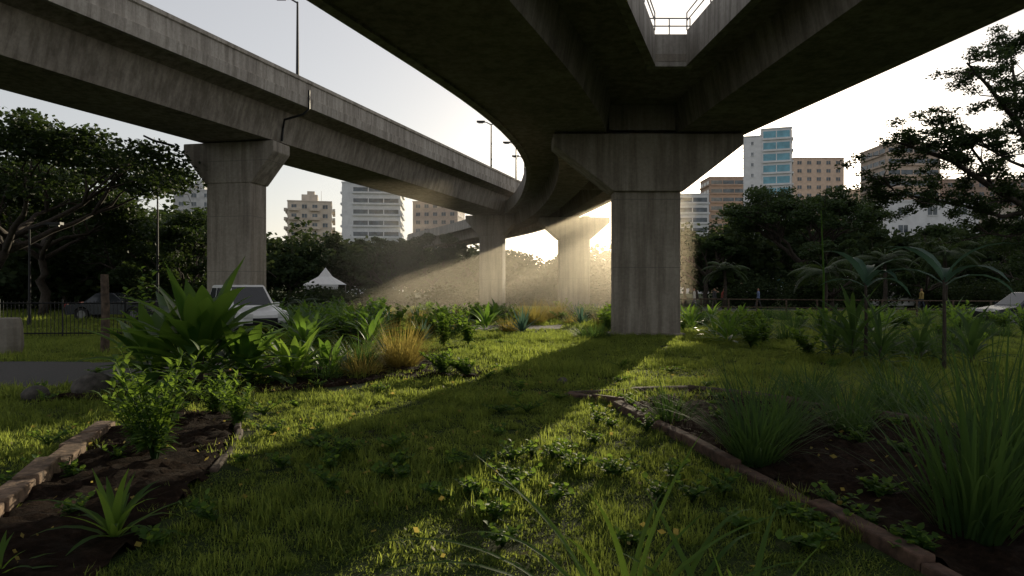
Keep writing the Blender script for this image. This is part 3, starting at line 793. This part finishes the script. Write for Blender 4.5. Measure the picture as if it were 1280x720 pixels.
# strap leaved clumps close to the camera
SP=[.5,.85,1,1,1,.95,.85,.7,.5,.3,.03]
def straps(x,y,n,L,W,seed,az0,az1,pit,droop,mat=L_weed):
    rg=np.random.default_rng(seed); az=rg.uniform(az0,az1,n)
    V,Fc=strips(np.stack([rg.uniform(-.05,.05,n),rg.uniform(-.05,.05,n),np.zeros(n)],1),az,L*rg.uniform(.75,1.1,n),W*rg.uniform(.8,1.1,n),rg.uniform(*pit,n),rg.uniform(*droop,n),10,SP,.3)
    mk('strap_leaf_plant',V,Fc,mat,smooth=True,loc=(x,y,0))
straps(.50,3.0,9,1.15,.034,31,0,6.28,(1.15,1.5),(.2,1.3))
straps(.42,2.95,5,1.5,.032,34,2.2,3.6,(1.0,1.3),(1.5,2.1))
straps(.92,2.8,7,.95,.036,32,0,6.28,(1.0,1.5),(.3,1.4))
straps(.62,2.9,5,1.3,.03,35,-.8,.9,(1.0,1.35),(1.4,2.0))
rosette('strap_leaf_plant',-2.65,4.55,20,.55,.055,L_weed,pit=(.3,1.45),droop=(.4,1.4),seed=41,spread=.03,segs=5,prof=[.6,1,.95,.8,.5,.04])
rosette('strap_leaf_plant',-2.95,3.9,12,.32,.04,L_weed,pit=(.3,1.4),droop=(.4,1.4),seed=42,spread=.03,segs=5,prof=[.6,1,.95,.8,.5,.04])
def leafy(name,x,y,h,stems,mat,seed,ll=.14,lw=.045,spread=.35,per=26):
    rg=np.random.default_rng(seed);b=B();parts=[]
    for s in range(stems):
        az=rg.uniform(0,6.28); sp=spread*rg.uniform(.2,1); hh=h*rg.uniform(.6,1.05)
        n=per; t=np.linspace(.15,1,n)
        P=np.stack([np.cos(az)*sp*t**1.4,np.sin(az)*sp*t**1.4,hh*t],1)
        b.tube([(0,0,-.02)]+[tuple(P[int(i*(n-1))]) for i in (.2,.45,.7,1)],[.011,.009,.007,.005,.003],5,1)
        a=np.arange(n)*2.4+rg.uniform(0,6)
        parts.append(strips(P,a,ll*rg.uniform(.7,1.15,n)*(1.15-.4*t),lw,rg.uniform(.1,.8,n)+.4*t**3,rg.uniform(.5,1.3,n),3,[.25,1,.7,.04],.2))
    V,Fc=join(parts);o=len(V); V=np.concatenate([V,np.array(b.v)])
    return mk(name,V,Fc.tolist()+[tuple(j+o for j in f) for f in b.f],[mat,L_clump],[0]*len(Fc)+[1]*len(b.f),smooth=True,loc=(x,y,.02))
leafy('leafy_shrub',-3.4,6.5,1.05,16,L_weed,51,.2,.055,.5)
leafy('leafy_shrub',-3.75,6.9,.75,12,L_weed,52,.18,.05,.4)
leafy('leafy_shrub',-3.9,9.0,.55,12,L_weed,53,.17,.05,.4)
leafy('leafy_shrub',-4.3,8.4,.4,9,L_weed,54,.15,.05,.35)
leafy('leafy_shrub',-3.3,8.3,.5,10,L_weed,60,.15,.05,.4)
leafy('leafy_shrub',-1.35,13.3,.42,12,L_weed,55,.16,.07,.6)
leafy('leafy_shrub',-.85,13.0,.3,9,L_weed,56,.16,.08,.5)
leafy('leafy_shrub',-1.95,19.5,.95,9,L_weed,57,.24,.13,.5,20)
leafy('leafy_shrub',-1.3,20.2,.7,8,L_weed,58,.24,.13,.5,20)
leafy('sapling',-8.0,15,2.5,4,L_weed,59,.2,.11,.5,22)
wr=random.Random(21)
WL=[(640,580,.16,.3),(745,530,.2,.3),(690,575,.12,.2),(1145,690,.12,.2),(1090,660,.12,.2),(640,618,.1,.2),(560,470,.25,.4),(700,500,.1,.3),(330,520,.15,.3),(60,560,.2,.3),(90,650,.14,.25),(905,620,.15,.25)]
for _ in range(60):
    py=wr.uniform(440,715); WL.append((wr.uniform(0,1280),py,wr.uniform(.05,.13),wr.uniform(.12,.3)))
for _ in range(45):
    py=wr.uniform(425,640); WL.append((wr.uniform(300,860),py,wr.uniform(.08,.17),wr.uniform(.15,.35)))
for _ in range(40):
    x_=wr.uniform(1.5,6.5);y_=wr.uniform(3.5,11)
    if inpoly(x_,y_,BED_R): WL.append((640+F*x_/y_,360+H*F/y_,wr.uniform(.06,.2),wr.uniform(.12,.3)))
for i,(px,py,h,sp) in enumerate(WL):
    d=gd(py); leafy('weed',gx(px,d),d,h,6,L_weed,700+i,.08,.05,sp,9)
for i in range(120):
    px=rr.uniform(395,770); d=rr.uniform(21,44)
    if d<27 and 2.4<gx(px,d)<7: continue
    x=gx(px,d)
    if d<25 and x>-1: continue
    if inpoly(x,d,PATH_C): continue
    t=rr.random()
    if t<.4: leafy('leafy_shrub',x,d,rr.uniform(.4,1.0),10,L_weed,200+i,.28,.15,.7,16)
    elif t<.65: gclump('ornamental_grass',x,d,180,rr.uniform(.6,1.1),.035,rr.choice([L_dry,L_dry,L_clump]),200+i,pit=(.4,1.5),spread=.4,segs=4)
    elif t<.8: rosette('broadleaf_plant',x,d,24,rr.uniform(.7,1.2),.2,rr.choice([L_weed,L_broad]),h0=.25,pit=(.2,1.4),seed=200+i,spread=.15)
    else: rosette('agave_plant',x,d,26,rr.uniform(.6,1.0),.1,L_blue,h0=.1,pit=(.2,1.45),droop=(-.1,.3),seed=200+i,spread=.1,prof=[.8,1,1,.85,.6,.35,.03])
for i in range(80):
    px=rr.uniform(850,1290); d=rr.uniform(17,40); x=gx(px,d)
    if x<6.5: continue
    t=rr.random()
    if t<.45: leafy('leafy_shrub',x,d,rr.uniform(.4,1.1),10,L_weed,300+i,.26,.11,.6,18)
    elif t<.8: gclump('ornamental_grass',x,d,170,rr.uniform(.6,1.2),.03,L_clump,300+i,pit=(.4,1.5),spread=.35,segs=4)
    else: rosette('broadleaf_plant',x,d,24,rr.uniform(.7,1.1),.14,L_broad,h0=.3,pit=(.2,1.4),seed=300+i,spread=.15)
for i in range(50):
    px=rr.uniform(330,480); d=rr.uniform(17,34); x=gx(px,d)
    if px<365 and d<25: continue
    t=rr.random()
    if t<.55: leafy('leafy_shrub',x,d,rr.uniform(.5,1.2),11,L_broad,400+i,.26,.12,.6,18)
    else: rosette('broadleaf_plant',x,d,26,rr.uniform(.8,1.2),.17,L_broad,h0=.3,pit=(.2,1.4),seed=400+i,spread=.15)
ST_P=[.35,.8,1,1,.85,.55,.04]
for (px,d,hh,L,n,s) in ((1082,15.5,1.85,1.4,7,1),(1180,14,1.9,1.6,7,2)):
    rosette('spider_lily_plant',gx(px,d),d,n,L,.2,L_blue,h0=hh,pit=(.5,1.2),droop=(1.2,1.9),seed=500+s,spread=.04,stem=.045,prof=ST_P,crown=True)
for (px,d,hh,L,n,s) in ((1065,16,.6,1.5,34,3),(1100,15,.4,1.3,28,4),(1040,17,.4,1.2,26,5),(1150,16,.3,1.0,22,6),(1215,15,.3,1.1,22,7)):
    rosette('dracaena_plant',gx(px,d),d,n,L,.11,L_clump,h0=hh,pit=(.3,1.5),droop=(.6,1.5),seed=500+s,spread=.08,stem=.05,prof=ST_P)

# ---------------------------------------------------------------- lawn
def patch(size,n,L,W,seed):
    rg=np.random.default_rng(seed)
    p=rg.uniform(-.5,.5,(n,2))*size*1.15
    cx=rg.uniform(-.5,.5,(9,2))*size
    dmin=np.min(np.linalg.norm(p[:,None]-cx[None],axis=2),axis=1)/size
    f=np.clip(1.6-4.5*dmin,.45,1.6)
    base=np.concatenate([p,np.zeros((n,1))-.004],1)
    V,Fc=strips(base,rg.uniform(0,6.283,n),L*f*rg.uniform(.45,1.25,n),W*rg.uniform(.6,1.3,n),rg.uniform(.25,1.45,n),rg.uniform(.2,1.5,n),2,[1,.8,.05])
    me=bpy.data.meshes.new('grass_patch'); me.from_pydata(V.tolist(),[],Fc.tolist()); me.materials.append(L_grass); me.update(); return me
near=[patch(.6,1500,.08,.0085,i) for i in range(6)]
mid=[patch(1.4,2600,.11,.015,10+i) for i in range(5)]
far=[patch(3.5,4200,.14,.03,20+i) for i in range(3)]
lawn=empty('lawn_grass')
EX=[BED_L,BED_R,PATH_L,PATH_C]
def blocked(x,y,ex=EX): return any(inpoly(x,y,p) for p in ex)
def lay(meshes,size,y0,y1,ex):
    y=y0
    while y<y1:
        hw=.80*(y+size)+.8; x=-hw
        while x<hw:
            xx=x+rr.uniform(-.1,.1)*size; yv=y+rr.uniform(-.1,.1)*size
            if not blocked(xx,yv,ex) and not (3.4<xx<6.2 and 24.0<yv<25.6):
                if not(inpoly(xx,yv,BED_P) and rr.random()<.6):
                    o=bpy.data.objects.new('grass_patch',rr.choice(meshes)); COL.objects.link(o); o.parent=lawn
                    o.location=(xx,yv,0.0); o.rotation_euler[2]=rr.uniform(0,6.28); s=rr.uniform(.85,1.2); o.scale=(s,s,s*rr.uniform(.55,1.7))
            x+=size
        y+=size
lay(near,.6,2.4,10.8,EX); lay(mid,1.4,10.8,26,EX); lay(far,3.5,26,58,EX+[ROAD_R])
rg=np.random.default_rng(77); n=600
C=np.stack([rg.uniform(-6,6,n),rg.uniform(3,14,n),rg.uniform(.05,.09,n)],1); V,Fc=leafquads(C,.06,rg)
mk('fallen_leaves',V,Fc,L_dry)

# ---------------------------------------------------------------- light
AZ=math.radians(AZD); EL=math.radians(10.6)
sd=Vector((math.sin(AZ)*math.cos(EL),math.cos(AZ)*math.cos(EL),math.sin(EL)))
sl_=bpy.data.lights.new('sun','SUN'); sl_.energy=5; sl_.angle=math.radians(.5); sl_.color=(1,.87,.63)
so=bpy.data.objects.new('sun',sl_); COL.objects.link(so); so.rotation_euler=(-sd).to_track_quat('-Z','Y').to_euler()
w=bpy.data.worlds.new('World'); sc.world=w; w.use_nodes=True; nt=w.node_tree; nt.nodes.clear()
o=nt.nodes.new('ShaderNodeOutputWorld'); bg=nt.nodes.new('ShaderNodeBackground'); sk=nt.nodes.new('ShaderNodeTexSky')
sk.sky_type='NISHITA'; sk.sun_disc=False; sk.sun_elevation=EL; sk.sun_rotation=AZ; sk.altitude=0; sk.air_density=1.0; sk.dust_density=1.5; sk.ozone_density=1.5
hs=nt.nodes.new('ShaderNodeHueSaturation'); hs.inputs['Saturation'].default_value=.65; hs.inputs['Value'].default_value=.66; nt.links.new(sk.outputs[0],hs.inputs['Color'])
hz=mixc(nt,hs.outputs[0],(2.6,2.42,2.32),1.0,'ADD')
nt.links.new(hz,bg.inputs[0]); bg.inputs[1].default_value=.13; nt.links.new(bg.outputs[0],o.inputs[0])

b=B(); b.box((-9.5,33,.02),(9.0,58.5,7.0)); m,nt,out=nodes('mist')
vs=N(nt,'ShaderNodeVolumeScatter'); vs.inputs['Density'].default_value=.010; vs.inputs['Anisotropy'].default_value=.75; vs.inputs['Color'].default_value=(1,.88,.68,1)
nt.links.new(vs.outputs[0],out.inputs['Volume']); b.obj('mist',[m])

cam=bpy.data.cameras.new('camera'); cam.lens=24; cam.sensor_width=36; cam.clip_end=5000; cam.clip_start=.05
co=bpy.data.objects.new('camera',cam); COL.objects.link(co); co.location=(0,0,H); co.rotation_euler=(math.radians(90),0,0); sc.camera=co
